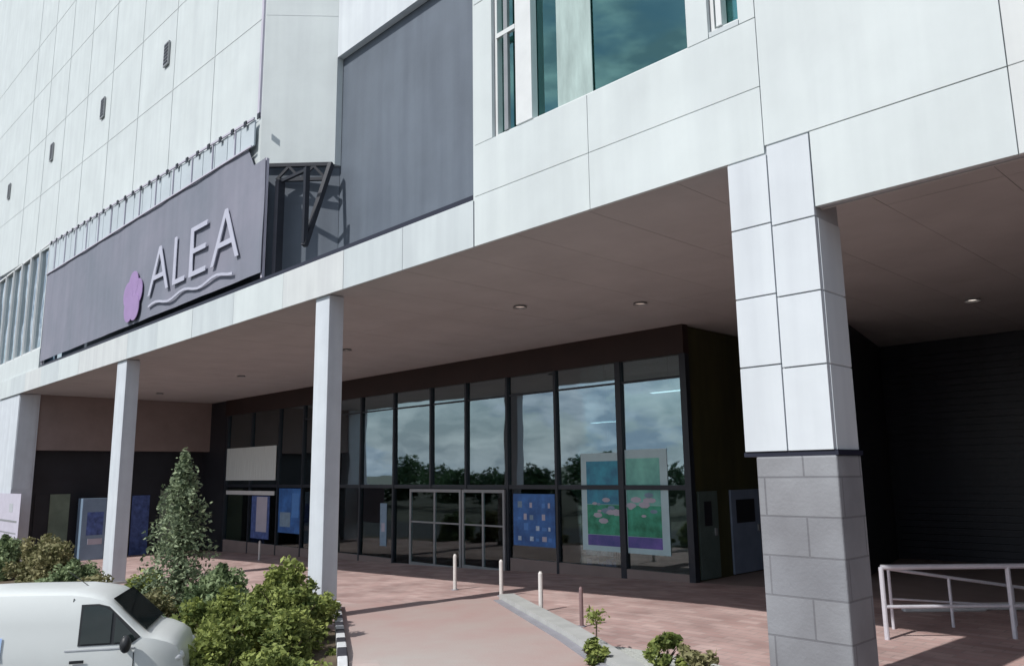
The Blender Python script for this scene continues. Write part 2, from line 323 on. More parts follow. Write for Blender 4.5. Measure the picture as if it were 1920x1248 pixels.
bm = B(); box(bm, -7.72, -7.02, YF + .17, YF + .185, 8.085, 13.93); M['pale_strip'] = mat('pale_strip_paint', (.34, .43, .41), .5, .25, 1.6, stretch=(3, 3, .6)); link('added_pale_strip', bm, 'pale_strip', w1)  # pale strip added on the glass, as the curtain behind barely shows
bm = B(); box(bm, -9.3, -4.4, 10.3, 10.35, 8.0, 13.9); box(bm, -9.3, -4.4, YF + .52, 10.3, 7.9, 7.96); M['room'] = mat('teal_room', (.03, .085, .08), .8, .5, .4); link('room_wall', bm, 'room', bld)

# canopy over the entrance
c = B(); xs = [-43.2, -41, -38.5, -36, -33.5, -31, -28.5, -26, -23.5, -21, -18.5, -16, -13.5, -11.5, -9.52]
for i in range(len(xs) - 1): box(c, xs[i] + .006, xs[i + 1] - .006, YF + random.uniform(-.002, .002), YF + .06, HS, 7.08, random.choice((0, 0, 1, 2)))
cn = link('canopy', c, ('white', 'white_1', 'white_2'), bld, bevel=.006)
c = B(); box(c, -43.15, -9.53, YF + .05, 11.3, HS + .12, 7.03); link('canopy_deck', c, 'seam', cn)
c = B(); box(c, -36.2, -9.53, YF + .062, YF + .30, 7.085, 7.20); link('gap_shade_strip', c, 'dark_strip', cn)  # near-black strip painted in for the shadow gap above the canopy
# soffits
s = B()
for i in range(33):
    for k_ in range(6): box(s, -43.1 + i * 1.5 + .004, -43.1 + (i + 1) * 1.5 - .004, YF + .062 + k_ * 3 + .004, YF + .062 + (k_ + 1) * 3 - .004, HS + .02 + random.uniform(0, .002), HS + .05)
so1 = link('soffit', s, 'soffit', bld); s = B(); box(s, -43.1, 6.3, YF + .062, 26.3, HS + .055, HS + .11); link('soffit_void', s, 'seam', so1)
for (x, y, z, g) in ((-12.42, 12.2, HS, 'glow_dim'), (-10.45, 14.0, HS, 'glow_dim'), (-28.0, 13.0, HS, 'glow_dim'), (-20.2, 12.6, HS, 'glow_dim'), (-36, 13, HS, 'glow_dim'), (-5.37, 19.4, HS, 'glow')):
    d = B(); bmesh.ops.create_cone(d, cap_ends=False, segments=20, radius1=.16, radius2=.13, depth=.05, matrix=Matrix.Translation((x, y, z - .004)))
    o = link('downlight', d, 'frame_grey', so1); d = B(); bmesh.ops.create_circle(d, cap_ends=True, segments=20, radius=.13, matrix=Matrix.Translation((x, y, z + .012))); link('lamp_lens', d, g, o)
# columns
def column(x0, x1, y0, y1):
    zb = gz((x0 + x1) / 2, y0) - .3
    o = B(); box(o, x0, x1, y0, y1, zb, HS + .01); c_ = link('column', o, 'pcol', bld, bevel=.012)
    o = B(); box(o, x0 - .05, x1 + .05, y0 - .05, y1 + .05, zb, gz(x0, y0) + .12); link('plinth', o, 'kerb', c_, bevel=.01)
column(-14.66, -14.12, YF + .07, YF + .42); column(-27.02, -26.15, YF + .07, YF + .48)
# clad corner pillar
pl = B()
for (a, b, zz) in ((-4.80, -4.275, [2.80, 3.77, 4.58, 5.42, HS - .01]), (-4.275, -3.75, [2.80, 3.72, 4.53, 5.37, 6.35])):
    for i in range(4):
        box(pl, a + .008, b - .008, YF - .01, YF + .05, zz[i] + .008, zz[i + 1] - .008)
for zz in ([2.80, 3.72], [3.72, 4.53], [4.53, 5.37]): box(pl, -3.80, -3.75, YF + .06, YF + .60, zz[0] + .008, zz[1] - .008); box(pl, -4.80, -4.75, YF + .06, YF + .60, zz[0] + .008, zz[1] - .008)
pil = link('pillar', pl, 'white_b', bld, bevel=.004)
k = B(); box(k, -4.79, -3.76, YF + .04, YF + .59, 2.81, HS + .03); link('pillar_core', k, 'seam', pil)
k = B(); box(k, -4.67, -3.74, YF + .0, YF + .62, -.4, 2.75); link('stone_base', k, 'stone', pil, bevel=.02)
k = B(); box(k, -4.82, -3.72, YF + .01, YF + .63, 2.75, 2.80); link('dark_joint', k, 'dark_strip', pil)  # dark strip between the white cladding and the stone base

# shopfront
GY = 17.0; XR = -11.4
zg = lambda x: gz(x, GY)
hd = B(); box(hd, -37.9, XR + .08, GY - .12, GY + .12, 5.55, HS + .02); link('header', hd, 'blackred', bld)
mx_ = [-37.7, -35.1, -32.45, -30.35, -28.25, -26.0, -23.85, -21.7, -19.85, -17.9, -15.85, -13.5, XR]
sf = B()
for i, x in enumerate(mx_):
    wv = .09 if x in (-13.5, XR, -37.7) else .045
    box(sf, x - wv, x + wv, GY - .09, GY + .09, zg(x) - .1, 5.55)
shop = link('shopfront', sf, 'mull', bld)
tr = B(); box(tr, -37.7, XR, GY - .07, GY + .07, 2.14, 2.26); box(tr, -30.35, XR, GY - .05, GY + .05, 4.95, 5.0); link('transom', tr, 'mull', shop)
for i in range(len(mx_) - 1):
    a, b = mx_[i] + .045, mx_[i + 1] - .045
    if b - a < .1: continue
    g = B(); box(g, a, b, GY - .006, GY + .006, 2.26, 5.55); tx, tz = random.gauss(0, .007), random.gauss(0, .006)
    for v in g.verts: v.co.y += tx * (v.co.x - a) + tz * (v.co.z - 4)
    o = link('pane', g, 'glass', shop); 
    g = B(); box(g, a, b, GY - .006, GY + .006, zg(a) - .02, 2.14); link('pane', g, 'glass_low', shop)
# base rail
g = B(); box(g, -37.7, -23.9, GY - .08, GY + .08, -1.0, -.30); box(g, -17.8, XR, GY - .08, GY + .08, -.35, .12); link('stall_riser', g, 'brown', shop)
# sliding entrance doors
for (a, b) in ((-22.75, -20.0), (-19.95, -17.95)):
    z0 = zg(a) + .02; d = B()
    box(d, a, a + .09, GY - .16, GY - .095, z0, 2.12); box(d, b - .09, b, GY - .16, GY - .095, z0, 2.12); box(d, a + .09, b - .09, GY - .16, GY - .095, 2.02, 2.12); box(d, a + .09, b - .09, GY - .16, GY - .095, z0, z0 + .1)
    m_ = (a + b) / 2; box(d, m_ - .04, m_ + .04, GY - .155, GY - .1, z0 + .1, 2.02); box(d, a + .09, b - .09, GY - .150, GY - .11, 1.0, 1.05)
    o = link('door', d, 'frame_grey', bld, bevel=.004); g = B(); box(g, a + .09, b - .09, GY - .13, GY - .122, z0 + .1, 2.02); link('pane', g, 'glass_low', o)
# interior shell
r = B(); box(r, -38, XR - .1, GY + .2, 25, -1.3, -.6); link('interior_floor', r, 'int_floor', bld)
r = B(); box(r, -38, XR - .25, 24.5, 24.7, -1, HS); box(r, -38, -37.8, GY + .15, 24.5, -1, HS); link('interior_wall', r, 'interior', bld)
M['tube'] = emis('tube_light', (.85, .95, 1), 2.5)
for i, (x, y, z) in enumerate(((-12.6, 18.0, 4.75), (-16.5, 20, 4.2), (-20.5, 19.5, 4.3), (-24.5, 20, 4.2), (-28.5, 19.5, 4.3), (-33.5, 19.5, 3.6), (-18.5, 22.5, 3.0), (-26.5, 22.5, 3.0))):  # beyond the first, lamps are added to brighten the dark shop interior
    r = B(); box(r, x - .6, x + .6, y - .08, y + .08, z, z + .07); lp = link('ceiling_fill_lamp', r, 'frame_white', bld); r = B(); box(r, x - .57, x + .57, y - .06, y + .06, z - .02, z - .002); link('tube', r, 'tube', lp)
    r = B(); box(r, x - .01, x + .01, y - .01, y + .01, z + .072, HS - .01); link('suspension', r, 'mull', lp)
# side passage beside the glass front
r = B(); box(r, XR - .14, XR, GY + .1, 24, -.5, HS); sw = link('passage_wall', r, 'olive', bld)
for (y0, y1, mm_) in ((GY + .25, 18.1, 'doorgrey'), (18.75, 20.2, 'doorblue')):
    d = B(); box(d, XR + .003, XR + .06, y0, y1, -.02, 2.1)
    o = link('door', d, mm_, bld, bevel=.004)
    d = B(); box(d, XR + .063, XR + .07, y0 + .22, y1 - .3, 1.25, 1.85); link('door_window', d, 'black', o)
    d = B(); box(d, XR + .062, XR + .10, y1 - .2, y1 - .12, 1.0, 1.18); link('handle', d, 'frame_grey', o)
r = B(); box(r, XR, -9.7, 25.5, 25.7, -.5, HS); link('back_wall', r, 'black', bld)
r = B(); prism(r, [(-8.35, 19.5), (-9.6, 24.9), (-9.8, 24.9), (-8.55, 19.5)], 0, HS + .01); link('partition_wall', r, 'black', bld)
# dark shuttered wall in the loading bay
r = B(); box(r, -9.7, 6, 24.9, 25.1, -.2, HS + .01)
for i in range(32): box(r, -9.5, 5.9, 24.85, 24.9, i * .19, i * .19 + .17)
link('roller_shutter', r, 'shutter', bld)
r = B(); box(r, 5.8, 6.0, YF + .1, 24.9, -.3, HS); link('bay_wall', r, 'black', bld)
r = B(); box(r, -3.74, 5.8, YF + .123, YF + .16, HR + .0, HS + .01); link('downstand', r, 'soffit', bld)
# floor inside the bays
tag(sheet('pavement', [x for x in XL if -12 <= x <= 12], [17.02] + [y for y in YL if 17.02 < y <= 25], .02, 'brown'), None, None, None, 'structure')

# end wall closing the arcade
EX = -39.6
r = B(); box(r, EX - .4, EX, YF + .9, 17.1, 3.87, HS + .015); e = link('end_wall', r, 'brown', bld)
r = B(); box(r, EX - 1.2, EX - .75, YF + .9, 17.1, -1.5, 3.87); box(r, EX - .75, EX - .4, YF + .9, 17.1, 3.85, 3.95); link('recess_wall', r, 'black', e)
for (y0, y1, zt, mm_) in ((9.5, 9.95, 1.95, 'black'), (10.1, 10.9, 1.95, 'interior'), (13.6, 14.4, 1.8, 'goods_a'), (14.9, 16.3, 2.0, 'interior')):
    d = B(); box(d, EX - .74, EX - .70, y0, y1, -1, zt); link('door', d, mm_, bld)
r = B(); box(r, EX - 1.2, -37.8, 16.9, 17.1, -1.5, HS); link('arcade_wall', r, 'black', bld)
# end pier
r = B(); box(r, -43.2, EX + .08, YF - .0 + .07, YF + .88, -1.5, HS); box(r, EX + .08, EX + .1, YF + .1, YF + .8, 2.2, HS); pr = link('pier', r, 'pcol', bld, bevel=.02)

# grey recessed wall above the canopy
r = B(); box(r, -40, -9.5, 9.98, 10.2, 7.05, 18); link('recessed_wall', r, 'grey_wall', bld)
# projecting upper block with its angled end
A0 = Vector((-17.65, 8.41)); A1 = Vector((-16.46, 9.8)); DL = Vector((-1, 0)); A9 = A0 + DL * 27.5
N_ = Vector((-DL.y, DL.x)); N_ = N_ if N_.y > 0 else -N_
def zedge(x): return 11.38 + (-17.65 - x) * .048
blk = B(); xz = [(-60, zedge(-60)), (-17.66, zedge(-17.66)), (-17.66, 44), (-60, 44)]
fa_ = [blk.verts.new((x, 8.42, z)) for x, z in xz]; fb_ = [blk.verts.new((x, 11, z)) for x, z in xz]
blk.faces.new(fa_); blk.faces.new(fb_[::-1])
for i in range(4): blk.faces.new((fa_[(i + 1) % 4], fa_[i], fb_[i], fb_[(i + 1) % 4]))
uw = link('upper_block', blk, 'white', bld)
blk = B(); prism(blk, [A0, A1, (-16.46, 9.97), (-18.3, 9.97), (-18.3, 8.46)], 10.2, 44); link('angled_block', blk, 'white', uw)
blk = B(); prism(blk, [(-16.455, 9.8), (-9.53, 9.78), (-9.53, 9.97), (-16.455, 9.97)], 13.06, 44); link('overhang_wall', blk, 'white_b', uw)
VENTS = ((-24.5, 15.95), (-30.9, 16.4), (-37.95, 16.85), (-45.9, 17.2))
# panel joints of the block: thin raised cover strips
j = B()
for k_ in range(1, 9):
    p = A0 + DL * (3.1 * k_) - N_ * .004; q = p + DL * .02
    prism(j, [p, q, q + N_ * .01, p + N_ * .01], zedge(p.x) + .02, 43)
for z in (14.2, 17.0, 19.8, 22.6):
    bar(j, (A0.x, 8.418, z), (-59, 8.418, z + 41.35 * .048), .014, .02)
nx = (A1 - A0).normalized(); nn = Vector((nx.y, -nx.x))
for z in (14.2, 17.0, 19.8): prism(j, [A0 + nn * .004, A1 + nn * .004, A1 - nn * .004, A0 - nn * .004], z, z + .02)
M['joint'] = mat('joint_grey', (.57, .61, .615), .7, .05); link('cover_strip', j, 'joint', uw); j = B(); box(j, -17.80, -17.70, 8.36, 8.418, 11.45, 43); link('corner_shade_strip', j, 'pale', uw)  # corner strip is added, its greyer colour imitating shade along the block's edge
for k_, (xx, zc) in enumerate(VENTS):
    p = Vector((xx, A0.y))
    s_ = B(); a = p - N_ * .06 - DL * .20; b = p - N_ * .06 + DL * .20
    prism(s_, [a, b, b + N_ * .05, a + N_ * .05], zc - .4, zc + .4); o = link('vent', s_, 'frame_grey', uw)
    s_ = B()
    for q in range(6): prism(s_, [a - N_ * .012 + DL * .04, b - N_ * .012 - DL * .04, b - DL * .04 - N_ * .002, a + DL * .04 - N_ * .002], zc - .33 + q * .12, zc - .26 + q * .12)
    link('louvre', s_, 'steel', o)
# glazed strip at the end of the block, above the canopy
for k_ in range(6):
    x0 = -46.1 + k_ * 1.55; x1 = x0 + 1.45
    f = B(); y = 8.45
    for a in (x0, x1 - .07): box(f, a, a + .07, y - .05, y + .05, 7.95, 12.5)
    for z in (7.95, 12.43): box(f, x0 + .07, x1 - .07, y - .05, y + .05, z, z + .07)
    o = link('window', f, 'frame_white', bld); g = B(); box(g, x0 + .07, x1 - .07, y + .052, y + .06, 8, 12.45); link('pane', g, 'glass_strip', o)
r = B(); box(r, -46.2, -36.8, 8.36, 8.56, 7.09, 7.94); link('parapet', r, 'white', bld, bevel=.01)
r = B(); box(r, -46.2, -36.7, 8.9, 9.0, 7.09, 13.5); link('inner_wall', r, 'ltblue', bld)
r = B(); box(r, -62, -46.2, 8.40, 8.7, 6.2, 12.9); box(r, -62, -43.3, 8.44, 8.7, -1.5, 7.05); link('end_cladding', r, 'white_b', bld)
# struts carrying the angled block
for p, q, wd in (((-16.95, 8.62, 7.1), (-16.95, 8.62, 9.6), .17), ((-16.1, 8.85, 7.9), (-16.1, 8.85, 9.75), .11), ((-16.1, 8.85, 7.85), (-16.32, 9.62, 10.12), .12),
                 ((-17.45, 8.55, 10.12), (-16.32, 9.66, 10.12), .09), ((-17.3, 8.70, 9.74), (-16.40, 9.55, 9.74), .08), ((-17.3, 8.70, 9.75), (-17.08, 8.90, 10.08), .06), ((-17.08, 8.90, 10.08), (-16.86, 9.11, 9.75), .06),
                 ((-16.86, 9.11, 9.75), (-16.64, 9.33, 10.08), .06), ((-16.64, 9.33, 10.08), (-16.42, 9.54, 9.75), .06), ((-16.95, 8.62, 9.58), (-16.1, 8.85, 9.7), .07)):
    r = B(); bar(r, p, q, wd, wd); link('steel_strut', r, 'steel', uw)
r = B(); prism(r, [(-18.3, 8.66), (-17.62, 8.66), (-16.5, 9.97), (-18.3, 9.97)], 7.05, 10.19); link('lower_wall', r, 'grey_wall', bld)

# ------------------------------------------------------------------ banner
bn = thing('banner', 'long purple grey banner with pale ALEA lettering hanging above the canopy', 'banner', (-26, 8.3, 7.2))
def rel(bm, o): bmesh.ops.translate(bm, vec=-Vector(o), verts=bm.verts[:]); return bm
BO = (-26, 8.3, 7.2)
bm = B(); nxx = 60; x0, x1 = -36.4, -17.12
def btop(x): return min(zedge(x) - .72 - (-17.7 - x) * .032, 10.16 if x > -17.8 else 99)
vs = []
for i in range(nxx + 1):
    x = x0 + (x1 - x0) * i / nxx; rowv = []
    for jz in range(9):
        z = 7.32 + (btop(x) - 7.32) * jz / 8; rowv.append(bm.verts.new((x, 8.30 + .010 * math.sin(x * 1.9 + jz * .5) + .005 * math.sin(x * 5 + jz), z)))
    vs.append(rowv)
for i in range(nxx):
    for jz in range(8): bm.faces.new((vs[i][jz], vs[i + 1][jz], vs[i + 1][jz + 1], vs[i][jz + 1]))
o = link('cloth', rel(bm, BO), 'banner', bn); sm = o.modifiers.new('solid', 'SOLIDIFY'); sm.thickness = .01
bm = B()
xh = -17.76
for i in range(24):
    a = x0 + (xh - x0) * i / 24; b = x0 + (xh - x0) * (i + 1) / 24 - .03
    za, zb = btop(a) + .02, zedge(b) - .02
    box(bm, a, b, 8.30, 8.34, za, zb)
link('heading_panel', rel(bm, BO), 'banner_up', bn)
bm = B(); bar(bm, (x0, 8.27, zedge(x0)), (xh, 8.27, zedge(xh)), .04, .05); bar(bm, (x0, 8.26, btop(x0)), (-17.82, 8.26, btop(-17.82)), .04, .04)
for i in range(13): x = x0 + 1.0 + i * 1.38; box(bm, x, x + .03, 8.26, 8.29, btop(x), zedge(x))
for x in (x0 + .02, x1 - .1): box(bm, x, x + .08, 8.345, 8.41, 7.21, (zedge(x) - .05 if x < -18 else 10.18))
link('rail', rel(bm, BO), 'pale', bn)
for i in range(26):                          # metal clips along the heading
    bm = B(); x = x0 + .4 + i * .74; box(bm, x, x + .13, 8.215, 8.24, zedge(x) - .12, zedge(x) + .02); link('clip', rel(bm, BO), 'steel', bn)
# lettering
def add_letter(ch, x, z, wd, h):
    cu = bpy.data.curves.new('t', 'FONT'); cu.body = ch; cu.extrude = .01; cu.size = 1; cu.offset = -.012
    to = bpy.data.objects.new('t', cu); me = bpy.data.meshes.new_from_object(to); bpy.data.objects.remove(to)
    bm = B(); bm.from_mesh(me); bpy.data.meshes.remove(me)
    x_ = [v.co.x for v in bm.verts]; y_ = [v.co.y for v in bm.verts]; ax, bx = min(x_), max(x_); ay, by = min(y_), max(y_)
    for v in bm.verts: v.co = Vector((x + (v.co.x - ax) / (bx - ax) * wd, 8.235 - v.co.z, z + (v.co.y - ay) / (by - ay) * h))
    bmesh.ops.recalc_face_normals(bm, faces=bm.faces[:])
    link('letter', rel(bm, BO), 'letters', bn)
for ch, x, wd in (('A', -24.3, 1.6), ('L', -22.4, .85), ('E', -21.25, 1.1), ('A', -19.85, 1.65)): add_letter(ch, x, 7.95, wd, 1.4)
bm = B(); pts = [(-24.2 + i * .3, 7.62 + .07 * math.sin(i * .9)) for i in range(20)]
for p, q in zip(pts, pts[1:]): bar(bm, (p[0], 8.235, p[1]), (q[0], 8.235, q[1]), .02, .07)
link('underline', rel(bm, BO), 'letters', bn)
bm = B()
for i in range(5):
    a = i / 5 * math.tau + .3; c0 = Vector((-25.6 + .42 * math.cos(a), 8.232, 8.15 + .42 * math.sin(a)))
    bmesh.ops.create_cone(bm, cap_ends=True, segments=18, radius1=.42, radius2=.42, depth=.02, matrix=Matrix.Translation(c0 + Vector((0, -.004 * i, 0))) @ Matrix.Rotation(math.pi / 2, 4, 'X'))
link('flower_emblem', rel(bm, BO), 'violet', bn)

# ------------------------------------------------------------------ posters and shop contents
def poster():
    t = thing('poster', 'large teal and green framed poster on the glass left of the olive passage wall', 'poster', (-13.5, GY - .02, .5))
    O = (-13.5, GY - .02, .5); y = GY - .022
    bm = B(); box(bm, -14.95, -13.61, y, y + .01, .52, 3.12); box(bm, -13.39, -12.05, y, y + .01, .52, 3.18); link('border', rel(bm, O), 'post_border', t)
    for x0, x1, parts in ((-14.75, -13.63, (('post_blue', 1.75, 2.9), ('post_green', .95, 1.74), ('post_indigo', .66, .94))),
                          (-13.37, -12.28, (('post_teal', 1.75, 2.95), ('post_green', .95, 1.74), ('post_indigo', .66, .94)))):
        for mm_, z0, z1 in parts:
            bm = B(); box(bm, x0, x1, y - .006, y - .002, z0, z1); link('print', rel(bm, O), mm_, t)
    bm = B()                                  # pale splashes across the middle
    rnd = random.Random(3)
    for i in range(26):
        x = rnd.uniform(-14.5, -12.5); z = 1.7 + rnd.gauss(0, .16)
        if abs(x + 13.5) < .2: continue
        bm = B(); bmesh.ops.create_cone(bm, cap_ends=True, segments=7, radius1=rnd.uniform(.04, .12), radius2=.03, depth=.003, matrix=Matrix.Translation((x, y - .009 - .0006 * i, z)) @ Matrix.Rotation(math.pi / 2, 4, 'X') @ Matrix.Diagonal((1.6, .7, 1, 1)))
        link('splash', rel(bm, O), 'pale' if i % 3 else 'ltblue', t)
poster()
def flat_thing(name, label, cat, x0, x1, z0, z1, m, y=GY - .025, inner=None, group=None):
    t = thing(name, label, cat, ((x0 + x1) / 2, y, z0), group=group); O = t.location
    bm = B(); box(bm, x0, x1, y, y + .015, z0, z1); link('panel', rel(bm, O), m, t)
    if inner:
        for n_, mm_, a, b, c_, d_ in inner: bm = B(); box(bm, a, b, y - .006, y - .001, c_, d_); link(n_, rel(bm, O), mm_, t)
    return t
flat_thing('poster', 'deep blue poster on the glass behind the nearer slim white column', 'poster', -32.35, -30.45, .25, 2.1, 'blueprint', inner=[('print', 'ltblue', -32.2, -31.3, .5, 1.1), ('print', 'logo_blue', -31.2, -30.6, .9, 1.9)])
flat_thing('sign', 'pale violet upright panel with a white bar over it left of the blue poster', 'sign', -34.9, -33.2, -.1, 1.75, 'goods_a', inner=[('panel', 'pale', -34.4, -33.4, .2, 1.72)])
flat_thing('light_bar', 'bright white horizontal bar across the far end of the glass front', 'light', -37.4, -32.6, 1.80, 1.98, 'frame_white', y=GY - .13)
flat_thing('reflection_panel', 'pale rectangular panel standing for a bright reflection high in the glass at the far end left of the nearer column', 'reflection', -37.5, -32.55, 2.45, 3.95, 'curtain', y=GY - .13)  # panel's pale colour stands in for a bright reflection in the glass
flat_thing('sticker', 'light blue diamond shaped sticker on the glass left of the entrance doors', 'sticker', -24.7, -24.3, .1, 1.6, 'ltblue', inner=[('print', 'pale', -24.6, -24.4, .6, .9)])
flat_thing('wall_sign', 'white notice board on the pier at the far end of the arcade', 'sign', -41.6, -37.15, .0, 2.05, 'pale', y=YF - .05, inner=[('print', 'seam', -38.9, -38.3, 1.3, 1.65), ('print', 'frame_grey', -41.2, -37.5, .9, .98), ('print', 'frame_grey', -41.2, -37.5, .45, .5)])
rw = random.Random(19)
bits = [('print', rw.choice(('goods_b', 'logo_blue', 'ltblue', 'pale')), x, x + rw.uniform(.07, .2), z, z + rw.uniform(.06, .22)) for x in (-17.5, -17.25, -17.0, -16.75, -16.5, -16.25) for z in (.65, .95, 1.25, 1.6) if rw.random() < .8]
flat_thing('window_display', 'dark blue window display dotted with pale prints between the doors and the teal poster', 'poster', -17.7, -15.98, .5, 2.0, 'blueprint', inner=bits)
t = thing('vending_machine', 'pale blue vending machine in the dark recess beyond the farther column', 'machine', (EX + .2, 11.1, gz(EX, 11)))
for n_, mm_, b6 in (('cabinet', 'machine', (-.35, .32, 0, 1.0, 0, 2.7)), ('display', 'goods_a', (.322, .33, .22, .9, 1.1, 2.1)), ('tray', 'pale', (.322, .345, .3, .9, .7, .95))):
    bm = B(); box(bm, *b6); link(n_, bm, mm_, t, bevel=.01)
# display stands inside
rnd = random.Random(5)
def stand(x, y, wd, hh, mats, label):
    t = thing('display_stand', label, 'shelf', (x, y, -.6), group='display stands inside the shop')
    bm = B(); box(bm, 0, .05, 0, .5, 0, hh); box(bm, wd - .05, wd, 0, .5, 0, hh)
    n = int(hh / .42)
    for i in range(n + 1): box(bm, .05, wd - .05, 0, .5, i * .42, i * .42 + .03)
    link('shelf_frame', bm, 'mull', t)
    for i in range(n):
        bm = B(); x_ = .08
        while x_ < wd - .2:
            ww = rnd.uniform(.08, .25); h_ = rnd.uniform(.12, .34)
            if rnd.random() < .85: box(bm, x_, x_ + ww, rnd.uniform(.03, .1), .4, i * .42 + .032, i * .42 + .032 + h_)
            x_ += ww + .02
        link('goods', bm, mats[i % len(mats)], t)
stand(-17.6, 18.2, 1.7, 2.3, ['goods_a', 'goods_b', 'goods_a'], 'shelf of dark blue and pale goods just right of the doors')
stand(-15.8, 17.9, 1.3, 2.0, ['goods_b', 'goods_a'], 'shelf of mixed goods beside the teal poster inside the glass')
stand(-28.0, 18.3, 2.0, 1.9, ['goods_c', 'goods_a', 'goods_c'], 'olive toned shelf right of the nearer slim white column')
stand(-25.6, 18.8, 2.0, 1.9, ['goods_c', 'goods_c', 'goods_b'], 'low olive shelf deeper inside left of the doors')
stand(-21.5, 20.3, 2.6, 2.2, ['goods_a', 'goods_c'], 'wide dark shelf seen straight through the entrance doors')

# ------------------------------------------------------------------ bollards
def bollard(x, y, h, m, label, r=.045):
    t = thing('bollard', label, 'bollard', (x, y, gz(x, y) + .02), group='slim posts along the plaza edge')
    bm = B(); tube(bm, (0, 0, 0), (0, 0, h - .04), r); tube(bm, (0, 0, h - .04), (0, 0, h), r, r * .5); link('post', bm, m, t, smooth=False)
    bm = B(); tube(bm, (0, 0, 0), (0, 0, .02), r * 2); link('base_plate', bm, 'kerbg', t)
bollard(-15.6, 12.95, .85, 'bollard', 'slim pale bollard farthest left at the shaded plaza before the doors')
bollard(-13.72, 12.75, .80, 'bollard', 'slim white bollard standing right on the shadow edge in the middle of the row')
bollard(-11.35, 11.6, .75, 'bollard', 'brightest white bollard beside the bend of the pale kerb')
bollard(-9.5, 10.7, .66, 'bollard_r', 'dull reddish brown post nearest the small sapling', .035)
bollard(-30.4, 15.2, .75, 'bollard', 'small pale bollard seen between the conical tree and the nearer column')

# ------------------------------------------------------------------ railings at the loading bay
def railing(name, label, pts, h, r=.033, mid=(.45,), drop=0):
    O = Vector((pts[0][0], pts[0][1], 0)); t = thing(name, label, 'railing', O)
    P = [Vector((p[0], p[1], gz(*p[:2]) + .02)) - O for p in pts]; n = len(P)
    for i, p in enumerate(P): bm = B(); tube(bm, p, p + Vector((0, 0, h - drop * i)), r * 1.15); link('post', bm, 'galv', t)
    bm = B()
    for i in range(n - 1): tube(bm, P[i] + Vector((0, 0, h - drop * i)), P[i + 1] + Vector((0, 0, h - drop * (i + 1))), r * 1.2)
    link('top_rail', bm, 'galv', t)
    for m_ in mid:
        bm = B()
        for i in range(n - 1): tube(bm, P[i] + Vector((0, 0, m_ * (h - drop * i))), P[i + 1] + Vector((0, 0, m_ * (h - drop * (i + 1)))), r * .8)
        link('mid_rail', bm, 'galv', t)
railing('railing', 'pale steel guard railing right of the stone pillar base in front of the dark bay', [(-5.3, 13.0), (-3.92, 14.35), (-2.5, 15.7), (-1.1, 17.0)], 1.07)
railing('handrail', 'lower sloping steel handrail behind the guard railing', [(-5.55, 13.9), (-4.9, 14.7), (-4.2, 15.5), (-3.5, 16.3)], .95, .022, (.5,), .16)
for i, (x, y) in enumerate(((-6.0, 15.6), (-5.2, 16.6), (-4.3, 17.6))):
    t = thing('wheel_stop', ('pale concrete wheel stop nearest the stone pillar behind the railing', 'pale concrete wheel stop in the middle of three behind the railing', 'pale concrete wheel stop farthest right behind the railing')[i], 'wheel stop', (x, y, gz(x, y) + .02), .8, group='wheel stops behind the railing')
    bm = B(); prism(bm, [(0, 0), (1.5, 0), (1.5, .16), (0, .16)], 0, .12); link('block', bm, 'kwhite', t, bevel=.03)

